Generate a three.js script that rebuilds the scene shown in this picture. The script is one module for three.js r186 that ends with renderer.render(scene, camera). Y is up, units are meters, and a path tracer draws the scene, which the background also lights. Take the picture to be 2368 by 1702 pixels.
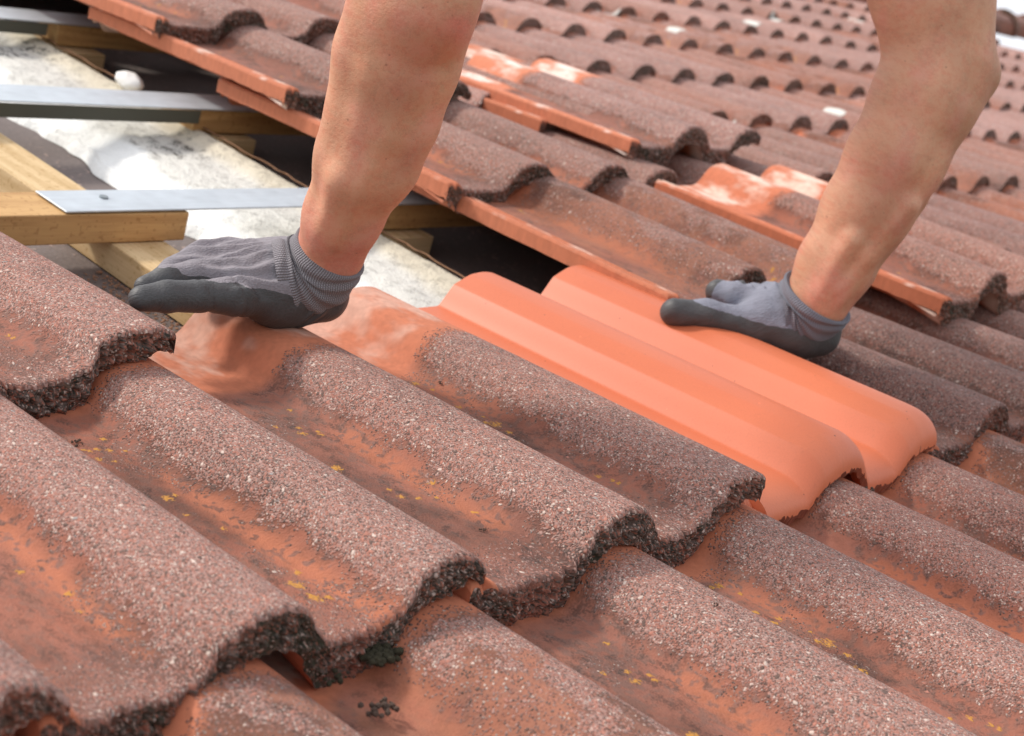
import * as THREE from 'three';
import { mergeGeometries } from 'three/addons/utils/BufferGeometryUtils.js';
import { RoundedBoxGeometry } from 'three/addons/geometries/RoundedBoxGeometry.js';

/* ------------------------------------------------------------------ frame of the roof, camera, sky, sun */
const PITCH = THREE.MathUtils.degToRad(20.80), ELEV = 5;
const CP = Math.cos(PITCH), SP = Math.sin(PITCH);
const S_ = new THREE.Vector3(1, 0, 0), U_ = new THREE.Vector3(0, SP, -CP), N_ = new THREE.Vector3(0, CP, SP);
const roofQ = new THREE.Quaternion().setFromRotationMatrix(new THREE.Matrix4().makeBasis(S_, U_, N_));
const RW = (s, u, n) => new THREE.Vector3(s, ELEV + u * SP + n * CP, -u * CP + n * SP);   // roof metres (along the eave, up the slope, off the slope) to world

const scene = new THREE.Scene();
const camera = new THREE.PerspectiveCamera(28.169, 1024 / 736, 0.05, 3000);
camera.position.copy(RW(-0.4549, -0.43481, 0.3903));
camera.up.set(0, 1, 0);
camera.lookAt(RW(-0.4549 + 0.754055, -0.43481 + 0.557689, 0.3903 - 0.346963));
camera.focus = 1.02;
camera.userData.fStop = 10.5;

const sunDir = new THREE.Vector3(-0.32, 0.78, -0.50).normalize();
{
  const w = 512, h = 256, d = new Float32Array(w * h * 4);
  for (let j = 0; j < h; j++) for (let i = 0; i < w; i++) {
    const lat = (j + 0.5) / h * Math.PI - Math.PI / 2, lon = (i + 0.5) / w * 2 * Math.PI - Math.PI;
    const x = Math.cos(lat) * Math.cos(lon), y = Math.sin(lat), z = Math.cos(lat) * Math.sin(lon);
    const k = Math.max(0, y), glow = Math.pow(Math.max(0, x * sunDir.x + y * sunDir.y + z * sunDir.z), 6);
    const t = Math.pow(k, 0.6), o = (j * w + i) * 4;
    const below = y < 0 ? Math.max(0.25, 1 + y * 3) : 1;
    d[o] = (0.84 - 0.08 * t + 0.80 * glow) * below; d[o + 1] = (0.86 - 0.08 * t + 0.75 * glow) * below; d[o + 2] = (0.91 - 0.06 * t + 0.68 * glow) * below; d[o + 3] = 1;
  }
  const sky = new THREE.DataTexture(d, w, h, THREE.RGBAFormat, THREE.FloatType);
  sky.mapping = THREE.EquirectangularReflectionMapping; sky.magFilter = THREE.LinearFilter; sky.needsUpdate = true;
  scene.background = sky; scene.environment = sky;
}
const sun = new THREE.DirectionalLight(new THREE.Color(1, 0.93, 0.84), 2.4);
sun.position.copy(RW(0.6, 0.5, 0)).addScaledVector(sunDir, 12);
sun.target.position.copy(RW(0.6, 0.5, 0));
sun.castShadow = true; sun.shadow.radius = 14; sun.shadow.mapSize.set(4096, 4096);
Object.assign(sun.shadow.camera, { left: -4, right: 6, top: 4, bottom: -4, near: 0.5, far: 40 });
scene.add(sun, sun.target);

const renderer = new THREE.WebGLRenderer({ antialias: true });
renderer.setSize(1024, 736);
renderer.toneMapping = THREE.LinearToneMapping;
renderer.toneMappingExposure = 1.27;
renderer.shadowMap.enabled = true;

/* ------------------------------------------------------------------ helpers */
function rng(seed) { let a = seed >>> 0; return () => { a = (a + 0x6D2B79F5) | 0; let t = Math.imul(a ^ (a >>> 15), 1 | a); t = (t + Math.imul(t ^ (t >>> 7), 61 | t)) ^ t; return ((t ^ (t >>> 14)) >>> 0) / 4294967296; }; }
function h3(i, j, k) { let h = Math.imul(i, 374761393) ^ Math.imul(j, 668265263) ^ Math.imul(k, 1442695041); h = Math.imul(h ^ (h >>> 13), 1274126177); return ((h ^ (h >>> 16)) >>> 0) / 4294967296; }
function n2(x, y, z = 0) {
  const i = Math.floor(x), j = Math.floor(y); let a = x - i, b = y - j; a = a * a * (3 - 2 * a); b = b * b * (3 - 2 * b);
  const p = h3(i, j, z), q = h3(i + 1, j, z), r = h3(i, j + 1, z), s = h3(i + 1, j + 1, z);
  return p + (q - p) * a + (r - p) * b + (p - q - r + s) * a * b;
}
function fbm(x, y, z, o = 3) { let v = 0, a = 0.5, t = 0; for (let k = 0; k < o; k++) { v += a * n2(x, y, z + k * 17); t += a; a *= 0.5; x *= 2.03; y *= 2.03; } return v / t; }
function n3(x, y, z) {
  const i = Math.floor(x), j = Math.floor(y), k = Math.floor(z); let a = x - i, b = y - j, c = z - k;
  a = a * a * (3 - 2 * a); b = b * b * (3 - 2 * b); c = c * c * (3 - 2 * c);
  const L = (p, q, t) => p + (q - p) * t;
  return L(L(L(h3(i, j, k), h3(i + 1, j, k), a), L(h3(i, j + 1, k), h3(i + 1, j + 1, k), a), b), L(L(h3(i, j, k + 1), h3(i + 1, j, k + 1), a), L(h3(i, j + 1, k + 1), h3(i + 1, j + 1, k + 1), a), b), c);
}
const clamp = (v, a = 0, b = 1) => v < a ? a : v > b ? b : v;
const sst = (a, b, v) => { const t = clamp((v - a) / (b - a)); return t * t * (3 - 2 * t); };
const mix = (a, b, t) => a + (b - a) * t;
const toS = (v) => { v = clamp(v); return Math.round(255 * (v <= 0.0031308 ? 12.92 * v : 1.055 * Math.pow(v, 1 / 2.4) - 0.055)); };

function texPair(w, h, col, hgt) {          // linear colour floats (3 per texel) + height floats -> colour map, bump map
  const c = new Uint8Array(w * h * 4), b = new Uint8Array(w * h * 4);
  for (let i = 0; i < w * h; i++) {
    c[i * 4] = toS(col[i * 3]); c[i * 4 + 1] = toS(col[i * 3 + 1]); c[i * 4 + 2] = toS(col[i * 3 + 2]); c[i * 4 + 3] = 255;
    const v = Math.round(255 * clamp(hgt[i])); b[i * 4] = b[i * 4 + 1] = b[i * 4 + 2] = v; b[i * 4 + 3] = 255;
  }
  const mk = (d, srgb) => { const t = new THREE.DataTexture(d, w, h, THREE.RGBAFormat); t.magFilter = THREE.LinearFilter; t.minFilter = THREE.LinearMipmapLinearFilter; t.generateMipmaps = true; t.wrapS = t.wrapT = THREE.RepeatWrapping; if (srgb) t.colorSpace = THREE.SRGBColorSpace; t.needsUpdate = true; return t; };
  return { map: mk(c, true), bump: mk(b, false) };
}

/* things, parts, names */
const taken = {};
const numbered = (n) => { const k = taken[n] = (taken[n] ?? -1) + 1; return k ? `${n}_${String(k).padStart(3, '0')}` : n; };
function tag(o, label, category, group) { if (label) o.userData.label = label; if (category) o.userData.category = category; if (group) o.userData.group = group; return o; }
function thing(name, label, category, s = 0, u = 0, n = 0, group) {
  const o = new THREE.Group(); o.name = numbered(name); o.position.copy(RW(s, u, n)); o.quaternion.copy(roofQ); scene.add(o);
  return tag(o, label, category, group);
}
function part(name, geo, mat, parent, label) {
  const m = new THREE.Mesh(geo, mat); m.name = name; m.castShadow = m.receiveShadow = true; parent.add(m);
  if (label) m.userData.label = label; return m;
}

/* a patch of nu x nv quads from f(i, j) -> [x, y, z, u, v] */
function patch(nu, nv, f, flip = false) {
  const P = new Float32Array((nu + 1) * (nv + 1) * 3), T = new Float32Array((nu + 1) * (nv + 1) * 2), I = [];
  for (let j = 0; j <= nv; j++) for (let i = 0; i <= nu; i++) { const r = f(i / nu, j / nv, i, j), k = j * (nu + 1) + i; P.set([r[0], r[1], r[2]], k * 3); T.set([r[3], r[4]], k * 2); }
  for (let j = 0; j < nv; j++) for (let i = 0; i < nu; i++) { const a = j * (nu + 1) + i, b = a + 1, c = a + nu + 1, d = c + 1; if (flip) I.push(a, d, b, a, c, d); else I.push(a, b, d, a, d, c); }
  const g = new THREE.BufferGeometry(); g.setAttribute('position', new THREE.BufferAttribute(P, 3)); g.setAttribute('uv', new THREE.BufferAttribute(T, 2)); g.setIndex(I); g.computeVertexNormals(); return g;
}

/* ------------------------------------------------------------------ the tile: profile across, texture, geometry */
const GAUGE = 0.3105, LEN = 0.42, X1 = 0.147, X2 = 0.297, WID = 0.329, TILT = THREE.MathUtils.degToRad(4.5);
const roll = (x1, crease) => crease
  ? [[-.066, -.0315], [-.0565, -.0314], [-.0545, -.0308], [-.0525, -.0288], [-.0392, -.0112], [-.0385, -.0105], [-.0375, -.0100], [-.029, -.0062], [-.016, -.0014], [0, 0], [.013, -.0015], [.024, -.0065], [.032, -.0145], [.039, -.0235], [.046, -.0298], [.054, -.0315]].map(([x, z]) => [x1 + x, z])
  : [[-.066, -.0315], [-.055, -.0303], [-.047, -.0252], [-.039, -.0160], [-.031, -.0078], [-.018, -.0018], [0, 0], [.012, -.0013], [.022, -.0055], [.031, -.0138], [.039, -.0235], [.046, -.0297], [.055, -.0316]].map(([x, z]) => [x1 + x, z]);
const stripKeys = [[0, -.0265], [.002, -.0235], [.007, -.0230], [.009, -.0275], [.0125, -.0275], [.0145, -.0235], [.018, -.0245], [.024, -.0300], [.032, -.0315]];
const keysOld = [...stripKeys, ...roll(X1), ...roll(X2)].filter(([x]) => x <= 0.335), keysNew = [...stripKeys, ...roll(X1, 1), ...roll(X2, 1)].filter(([x]) => x <= 0.335);
function profTable(keys) {        // monotone cubic through the keys, tabulated
  const n = keys.length, m = [], d = [];
  for (let i = 0; i < n - 1; i++) d.push((keys[i + 1][1] - keys[i][1]) / (keys[i + 1][0] - keys[i][0]));
  for (let i = 0; i < n; i++) m.push(i === 0 ? d[0] : i === n - 1 ? d[n - 2] : d[i - 1] * d[i] <= 0 ? 0 : 2 * d[i - 1] * d[i] / (d[i - 1] + d[i]));
  const T = new Float32Array(671); let k = 0;
  for (let q = 0; q <= 670; q++) {
    const x = clamp(q * 0.00052, 0, keys[n - 1][0]); while (k < n - 2 && x > keys[k + 1][0]) k++;
    const h = keys[k + 1][0] - keys[k][0], t = clamp((x - keys[k][0]) / h), t2 = t * t, t3 = t2 * t;
    T[q] = (2 * t3 - 3 * t2 + 1) * keys[k][1] + (t3 - 2 * t2 + t) * h * m[k] + (-2 * t3 + 3 * t2) * keys[k + 1][1] + (t3 - t2) * h * m[k + 1];
  }
  return (x) => { const q = clamp(x, 0, 0.348) / 0.00052, i = Math.floor(q), f = q - i; return T[i] + (T[Math.min(670, i + 1)] - T[i]) * f; };
}
const profOld = profTable(keysOld), profNew = profTable(keysNew);

const X0 = -0.008, XW = 0.424, Y0 = -0.05, YW = 0.48;      // part of the tile that its texture covers, metres
const arcT = new Float32Array(360), arc = (x) => { if (x <= 0) return x; const q = Math.min(x, 0.358) * 1000, i = Math.floor(q); return arcT[i] + (arcT[i + 1] - arcT[i]) * (q - i); };
for (let i = 1; i < 360; i++) arcT[i] = arcT[i - 1] + Math.hypot(0.001, profOld(i * 0.001) - profOld((i - 1) * 0.001));
const unArc = (a) => { if (a <= 0) return a; let lo = 0, hi = 359; while (hi - lo > 1) { const m = (lo + hi) >> 1; if (arcT[m] > a) hi = m; else lo = m; } return (lo + (a - arcT[lo]) / Math.max(1e-6, arcT[hi] - arcT[lo])) * 0.001; };
const tu = (x) => (arc(x) - X0) / XW, tv = (y) => (y - Y0) / YW;

function weatheredTexture(seed, o = {}) {
  const W = 1024, H = 1280, col = new Float32Array(W * H * 3), hgt = new Float32Array(W * H), gm = new Float32Array(W * H), R = rng(seed), Z = seed * 101;
  const dark = o.dark ?? 0, erode = o.erode ?? 1, rust = o.rust ?? 0;
  const spots = []; for (let k = 0; k < (o.lichen ?? 7); k++) { const c = R() < 0.5 ? 0.050 + R() * 0.045 : 0.195 + R() * 0.05, y = 0.02 + R() * 0.26, n = 1 + Math.floor(R() * 3); for (let m = 0; m < n; m++) spots.push([c + (R() - 0.5) * 0.02, y + (R() - 0.5) * 0.03, 0.0015 + R() * R() * R() * 0.0065]); }
  const XS = Float32Array.from({ length: W }, (_, i) => unArc(X0 + (i + 0.5) / W * XW));
  for (let j = 0; j < H; j++) {
    const y = Y0 + (j + 0.5) / H * YW;
    for (let i = 0; i < W; i++) {
      const x = XS[i], q = j * W + i;
      const a = fbm(x * 22, y * 16, Z, 4), b = fbm(x * 75, y * 60, Z + 7, 3), s = fbm(x * 300, y * 240, Z + 13, 2), f = n2(x * 1100, y * 1100, Z + 19);
      let r, g, l, h, gran = 0;
      if (y < -0.0005) {                                   // broken, mossy front face; on far rolls its dark also paints shaded hollows
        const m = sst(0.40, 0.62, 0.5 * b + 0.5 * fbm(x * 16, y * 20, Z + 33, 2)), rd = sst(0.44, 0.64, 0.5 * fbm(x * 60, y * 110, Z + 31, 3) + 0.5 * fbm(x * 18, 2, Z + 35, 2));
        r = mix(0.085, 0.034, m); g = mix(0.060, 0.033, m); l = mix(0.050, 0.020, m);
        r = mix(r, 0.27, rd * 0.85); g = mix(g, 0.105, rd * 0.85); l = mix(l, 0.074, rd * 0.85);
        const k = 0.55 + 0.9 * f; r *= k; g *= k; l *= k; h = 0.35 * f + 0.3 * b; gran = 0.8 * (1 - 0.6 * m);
      } else {
        const hn = clamp((profOld(x) + 0.0315) / 0.0315), strip = 1 - sst(0.020, 0.026, x + (b - 0.5) * 0.006);
        const head = sst(0.290, 0.310, y + (a - 0.5) * 0.04 + (b - 0.5) * 0.012), clean = Math.max(head, strip);
        const xc = x < 0.222 ? x - X1 : x - X2;
        gran = clamp(sst(0.10, 0.66, hn + (b - 0.5) * 0.30 + (a - 0.5) * 0.55 + (s - 0.5) * 0.25) - 0.08 + 0.40 * sst(0.070, 0.0, y) + 0.12 * sst(0.5, 0.7, a));
        const foot = Math.exp(-Math.pow((xc + 0.056 + 0.014 * (a - 0.5)) / 0.010, 2)) * sst(0.38, 0.56, fbm(x * 12, y * 7, Z + 41, 2) + (b - 0.5) * 0.35) * erode;
        gran *= 1 - 0.85 * foot; gran *= 1 - rust * 0.75 * sst(0.25, 0.55, a + (b - 0.5) * 0.5);
        const k = 0.80 + 0.4 * s;
        const gp = sst(0.42, 0.62, s * 0.45 + a * 0.35 + b * 0.2);
        r = mix(0.285, 0.185, gp) * k; g = mix(0.112, 0.092, gp) * k; l = mix(0.076, 0.070, gp) * k;
        { const d2 = sst(0.48, 0.78, 0.7 * fbm(x * 120, y * 90, Z + 83, 4) + 0.3 * f) * 0.55; r *= 1 - d2; g *= 1 - d2 * 0.9; l *= 1 - d2 * 0.85; }            // worn skin in the pans
        const oz = sst(0.48, 0.66, fbm(x * 34, y * 20, Z + 47, 3)) * (0.24 + 0.4 * rust) * erode * (0.4 + 0.6 * s); r = mix(r, 0.37, oz); g = mix(g, 0.130, oz); l = mix(l, 0.070, oz);
        if (rust) { const u2 = rust * sst(0.35, 0.6, b * 0.5 + a * 0.5) * 0.7; r = mix(r, 0.36, u2); g = mix(g, 0.145, u2); l = mix(l, 0.085, u2); }
        const cg = gran * 0.85; r = mix(r, 0.160 * k, cg); g = mix(g, 0.098 * k, cg); l = mix(l, 0.084 * k, cg);   // cement between the grains, darkened further to paint in occlusion in the gaps
        { const gr = sst(0.50, 0.72, fbm(x * 9, y * 6, Z + 91, 3)) * 0.60 * (0.4 + 0.6 * b); r *= 1 - gr; g *= 1 - gr; l *= 1 - gr; const wm = sst(0.45, 0.7, fbm(x * 11 + 7, y * 6, Z + 95, 3)); r *= 1 + 0.12 * wm; l *= 1 - 0.08 * wm; }
        const of = foot * (0.55 + 0.25 * f) * sst(0.75, 0.55, s); r = mix(r, 0.46, of); g = mix(g, 0.150, of); l = mix(l, 0.072, of);
        const st = sst(0.55, 0.72, fbm(x * 30, y * 17, Z + 53, 3)) * (0.6 * hn + 0.2) + 0.50 * sst(0.006, 0.022, xc) * sst(0.055, 0.038, xc) * sst(0.35, 0.6, a);
        const ds = 1 - clamp(0.62 * st + dark * (0.35 + 0.5 * a)); r *= ds; g *= ds; l *= ds;
        h = 0.22 * f + 0.25 * b + 0.15 * s;
        const bl = sst(0.45, 0.70, (0.6 * fbm(x * 26, y * 22, Z + 61, 4) + 0.4 * fbm(x * 90, y * 40, Z + 63, 3)) + sst(0.32, 0.36, y) * 0.10 - 0.02 + (strip > 0.5 ? (x < 0 ? -0.5 : x > 0.0125 ? -0.02 : -0.13) : 0)) * (o.bloom ?? 0.62) * (strip > 0.5 ? 1 : sst(0.318, 0.335, y + (b - 0.5) * 0.03)), sc = 0.86 + 0.28 * s;
        const hr = mix(0.50, 0.68, bl) * sc, hg = mix(0.165, 0.53, bl) * sc, hl = mix(0.085, 0.45, bl) * sc;
        r = mix(r, hr, clean); g = mix(g, hg, clean); l = mix(l, hl, clean); h = mix(h, 0.1 + 0.06 * f, clean); gran *= 1 - clean;
        for (const p of spots) { const dx = (x - p[0]) / p[2], dy = (y - p[1]) / p[2], dd = dx * dx + dy * dy; if (dd < 4) { const t = sst(0.75, 0.35, Math.sqrt(dd) * 0.42 + (n2(x * 800, y * 800, Z + 71) - 0.3) * 0.7) * 0.85 * (1 - clean); r = mix(r, 0.50, t); g = mix(g, 0.235, t); l = mix(l, 0.035, t); h += t * 0.25; gran *= 1 - t; } }
      }
      col[q * 3] = r; col[q * 3 + 1] = g; col[q * 3 + 2] = l; hgt[q] = h; gm[q] = gran;
    }
  }
  const pit = 0.00118, NX = Math.floor(XW / pit), NY = Math.floor(YW / pit);
  for (let j = 0; j < NY; j++) for (let i = 0; i < NX; i++) for (let rep = 0; rep < 2; rep++) {
    const px = (i + R()) * pit, py = (j + R()) * pit, big = R() < 0.022, rad = (big ? 0.0008 + R() * 0.0008 : 0.00036 + R() * 0.00046), keep = R(), tone = R(), v = R(), sq = 0.75 + R() * 0.5;
    const ci = Math.floor(px / XW * W), cj = Math.floor(py / YW * H), q0 = cj * W + ci; if (ci < 0 || cj < 0 || ci >= W || cj >= H) continue;
    const m = gm[q0], front = py + Y0 < 0, fine = !front && m > 0.001 && rad < 0.0007 && keep < 0.16 + 0.25 * m; if (!fine && (keep > m * 1.12 || (m < 0.3 && keep > m * 0.7))) continue;
    let c;
    if (front) c = tone < 0.50 ? [0.120, 0.085, 0.072] : tone < 0.74 ? [0.28, 0.105, 0.070] : tone < 0.86 ? [0.44, 0.34, 0.30] : [0.035, 0.032, 0.025];
    else c = tone < 0.42 ? [0.335, 0.196, 0.165] : tone < 0.77 ? [0.350, 0.148, 0.108] : tone < 0.855 ? [0.53, 0.42, 0.36] : tone < 0.865 ? [0.28, 0.25, 0.24] : [0.120, 0.074, 0.060];
    const k = (0.86 + 0.28 * v) * (front ? 1 : mix(0.50, 1, clamp((col[q0 * 3] + 0.02) / 0.17)) * (fine && m < 0.4 ? 0.62 : 1) * (1 - 0.30 * dark)) * (big ? 1.08 : 1), rx = rad * sq / XW * W, ry = rad / sq / YW * H;
    for (let b = Math.max(0, Math.floor(cj - ry)); b <= Math.min(H - 1, cj + ry + 1); b++) for (let a = Math.max(0, Math.floor(ci - rx)); a <= Math.min(W - 1, ci + rx + 1); a++) {
      const d = ((a - ci) / rx) ** 2 + ((b - cj) / ry) ** 2; if (d > 1) continue;
      const q = b * W + a, hh = 0.34 + 0.42 * Math.sqrt(1 - d) * (big ? 1.3 : 0.8); if (hh < hgt[q]) continue;
      const e = k * (0.80 + 0.20 * Math.sqrt(1 - d)); hgt[q] = hh; col[q * 3] = c[0] * e; col[q * 3 + 1] = c[1] * e; col[q * 3 + 2] = c[2] * e;
    }
  }
  return texPair(W, H, col, hgt);
}
const weathered = [
  weatheredTexture(11, { erode: 1.0, lichen: 14 }), weatheredTexture(23, { erode: 0.8, lichen: 17, bloom: 0.4 }), weatheredTexture(37, { erode: 0.7, lichen: 4, rust: 1, bloom: 0.9 }), weatheredTexture(41, { erode: 0.5, dark: 0.55, lichen: 2 }), weatheredTexture(59, { erode: 0.35, dark: 0.05, lichen: 2, bloom: 1 }),
];
const tileMats = weathered.map((t) => [[1, 1, 1], [1.10, 1.02, 0.98], [0.90, 0.88, 0.90], [1.26, 1.34, 1.42], [1.16, 1.20, 1.25], [1.38, 1.44, 1.50]].map((c) => new THREE.MeshStandardMaterial({ map: t.map, bumpMap: t.bump, bumpScale: 0.0013, roughness: 0.86, color: new THREE.Color().setRGB(...c) })));  // last three tints paint haze and sky sheen into the far rows

function tileGeo(o) {
  const prof = o.prof ?? profOld, nx = o.nx, ny = o.ny, nf = o.nf, sd = o.seed ?? 0, rag = o.rag ?? 0, thP = o.thP ?? 0.027, thR = o.thR ?? 0.024, xe = o.xe ?? WID, lip = o.lip ?? 0.005, lipR = o.lipR ?? 0.0035;
  const yf = (x) => (rag ? rag * (fbm(x * 110, 3.3, sd, 3) - 0.5) * 2.6 + rag * 1.3 * (n2(x * 400, 9.1, sd + 5) - 0.5) : 0) + (o.front ? o.front(x) : 0);
  const th = (x) => mix(thP, thR, clamp((prof(x) + 0.0315) / 0.02)) * (x > xe - 0.03 ? mix(1, o.taper ?? 0.42, sst(xe - 0.03, xe - 0.004, x)) : 1) * (x < 0.03 ? mix(0.66, 1, x / 0.03) : 1);
  const xr = (y) => xe + (o.ragR ? o.ragR * (fbm(y * 160, 7.7, sd + 9, 2) - 0.5) * 2 : 0);
  const zt = (x, y) => { const d = o.prof ? Math.max(0, y - (o.front ? o.front(x) : 0)) : y - yf(x), drop = d < lip ? lipR * (o.prof ? mix(0.74, 1, clamp((prof(x) + 0.0315) / 0.0315)) : 1) * (1 - Math.sqrt(Math.max(0, 1 - (1 - d / lip) ** 2))) : 0; return prof(x) - drop + (o.wave ?? 0.0006) * (fbm(x * 30, y * 14, sd + 3, 2) - 0.5) * 2; };
  const vs = (t) => Math.pow(t, o.pow ?? 1.8) * LEN, gs = [];
  gs.push(patch(nx, ny, (a, b) => { const y0 = vs(b), x = a * xr(y0), f = yf(x), y = f + (LEN - f) * (y0 / LEN); return [x, y, zt(x, y), tu(x), tv(0.0015 + y - f * (1 - b))]; }));
  const zb = (x, j) => zt(x, yf(x)) - th(x) + (rag && j ? rag * 1.1 * (fbm(x * 220, 1.7, sd + 21, 2) - 0.5) : 0);
  gs.push(patch(nx, nf, (a, b) => { const x = a * xr(0), f = yf(x), t = b, z = mix(zt(x, f), zb(x, 1), t), ed = Math.sin(Math.PI * Math.min(1, t * 1.0)) ; const dy = rag ? ed * (rag * 1.6 * (fbm(x * 120, z * 120 + 5, sd + 33, 2) - 0.6) + rag * 1.9 * (Math.pow(n2(x * 380, z * 380 + 9, sd + 37), 1.5) - 0.35)) + 0.003 * t : 0; return [x, f + dy, z, tu(x), tv(-0.0015 - t * th(x))]; }, true));
  gs.push(patch(Math.max(12, nx >> 1), Math.max(3, ny >> 2), (a, b) => { const x = a * xr(b * LEN), f = yf(x) + (rag ? 0.003 : 0); const y = mix(f, LEN, b); return [x, y, b === 0 ? zb(x, 1) : prof(x) - th(x) * mix(1, 0.75, sst(0, 0.2, b)), tu(0.018), tv(0.02 + 0.35 * b)]; }, true));
  gs.push(patch(2, ny, (a, b) => { const y0 = vs(b), f = yf(0), y = f + (LEN - f) * (y0 / LEN); return [0.0012 * (fbm(y * 90, 3, sd + 41, 3) - 0.5), y, zt(0, y) - (1 - a) * (th(0) - 0.002) * (0.92 + 0.16 * fbm(y * 70, 8, sd + 43, 2)), tu(-0.0065 + a * 0.005), tv(Math.max(0.0012, y))]; }));
  gs.push(patch(2, ny, (a, b) => { const y0 = vs(b), x = xr(y0), f = yf(x), y = f + (LEN - f) * (y0 / LEN); return [x, y, zt(x, y) - a * th(x), tu(o.ragR ? 0.2 : 0.02), tv(o.ragR ? -0.004 - a * 0.02 : Math.max(0.0012, y))]; }));
  gs.push(patch(Math.max(12, nx >> 1), 1, (a, b) => { const x = a * xr(LEN); return [x, LEN, zt(x, LEN) - b * th(x), tu(0.02), tv(0.35)]; }));
  return mergeGeometries(gs);
}
const heroGeos = [1, 2, 3, 4, 5].map((k) => tileGeo({ nx: 300, ny: 44, nf: 26, seed: k * 7, rag: 0.0032 }));
const midGeos = [6, 7, 8].map((k) => tileGeo({ nx: 90, ny: 14, nf: 6, seed: k * 7, rag: 0.0028, thP: 0.023, thR: 0.023, pow: 1.4 }));
const farGeos = [9, 10].map((k) => tileGeo({ nx: 54, ny: 5, nf: 2, seed: k * 7, rag: 0.002, thP: 0.012, thR: 0.024, pow: 1.3 }));  // thick roll fronts: their dark colour stands in for the shaded hollow beneath

/* ------------------------------------------------------------------ the tiled roof */
const roof = thing('tiled_roof', 'weathered red concrete tile roof with lichen, sloping up to a ridge behind the worker', 'roof');
const RT = rng(4242);
function laid(geo, mat, s, u, n = 0, o = {}) {
  const m = part('roof_tile', geo, mat, roof);
  m.position.set(s, u, n); m.rotation.set(-(o.tilt ?? TILT), o.roll ?? 0, o.yaw ?? 0, 'ZXY'); if (o.sx) m.scale.x = o.sx;
  return m;
}
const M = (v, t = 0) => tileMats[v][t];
// row nearest the eave and the row whose front edges cross the foreground
const E1 = [[-4, -0.745, 1], [-2, -0.434, 0.98], [0, -0.122, 0.88], [2, 0.158, 0.987], [6, 0.761, 1], [8, 1.053, 1], [10, 1.353, 1], [12, 1.653, 1], [14, 1.953, 1]];
const v1 = [2, 1, 0, 1, 3, 4, 4, 0, 4], v0 = [1, 2, 2, 1, 0, 2, 4, 1, 0, 4, 2];
const chippedGeo = tileGeo({ nx: 300, ny: 60, nf: 26, seed: 63, rag: 0.0034, xe: X2 + 0.017, ragR: 0.005, taper: 0.75 });
E1.forEach(([k, s, sx], i) => laid(k === 2 ? chippedGeo : i < 6 ? heroGeos[(i * 2 + 1) % 5] : midGeos[i % 3], M(v1[i], i === 4 ? 2 : 0), s, (RT() - 0.5) * 0.004, i === 4 ? -0.002 : 0, { sx }));
for (let k = -4, i = 0; k <= 14; k += 2, i++) laid(k < 9 ? heroGeos[(i * 3 + 2) % 5] : midGeos[i % 3], M(v0[i], i % 3 === 1 ? 1 : 0), k * 0.15 - X1 + (k === 0 ? -0.012 : k === 2 ? 0.006 : 0), -GAUGE + (RT() - 0.5) * 0.003, -0.006);
for (let k = -4, i = 0; k <= 14; k += 2, i++) laid(midGeos[i % 3], M((i * 2 + 1) % 5), k * 0.15 - X1, -2 * GAUGE, -0.010);
// second row: broken tile at the left of the open patch, whole tiles to its right
const brokenGeo = tileGeo({ nx: 300, ny: 44, nf: 28, seed: 91, rag: 0.0042, xe: 0.322, ragR: 0.004, taper: 0.6, thP: 0.028, thR: 0.021 });
laid(brokenGeo, M(1, 0), -0.156, 0.310, 0.002);
for (const k of [-4, -2]) laid(heroGeos[k === -2 ? 3 : 1], M(2, 0), k * 0.15 - X1 - 0.006, 0.31, 0);
for (let r = 1; r <= 9; r++) {
  const k0 = r < 5 ? 6 : r < 7 ? 0 : 6, k1 = r < 3 ? 20 : r < 5 ? 30 : 42;
  for (let k = k0; k <= k1; k += 2) {
    if (r >= 7 && k < 8) continue;
    const near = (r <= 3 && k <= 10) || (r === 4 && k === 6), mid = (r <= 4 && k <= 18);
    const ed = k === 6 && r <= 4 ? [[0.762, 0.302, 0.012, 0.032], [0.738, 0.602, 0.018, 0.042], [0.724, 0.880, 0.034, 0.055], [0.712, 1.135, 0.042, 0.06]][r - 1] : null;
    const geo = near ? heroGeos[(k + r) % 5] : mid ? midGeos[(k + r) % 3] : farGeos[(k / 2 + r) % 2];
    const v = r === 1 && k < 12 ? 2 : near ? [4, 0, 4, 1][(k / 2 + r * 3) % 4] : [4, 0, 4, 2, 1, 4][Math.floor(RT() * 6)], up = r === 1 ? 0.010 : r === 2 ? 0.012 : r === 3 ? 0.02 : 0;
    if (ed) laid(geo, M(v, 0), ed[0], ed[1], ed[2], { tilt: ed[3] }); else laid(geo, M(v, r < 3 ? [0, 1, 1, 2][Math.floor(RT() * 4)] : [3, 4, 5, 1][Math.floor(RT() * 4)]), k * 0.15 - X1 + (RT() - 0.5) * 0.006, r * GAUGE + up + (RT() - 0.5) * 0.008, (RT() - 0.5) * 0.003, { yaw: (RT() - 0.5) * 0.012 });
  }
}
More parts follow.
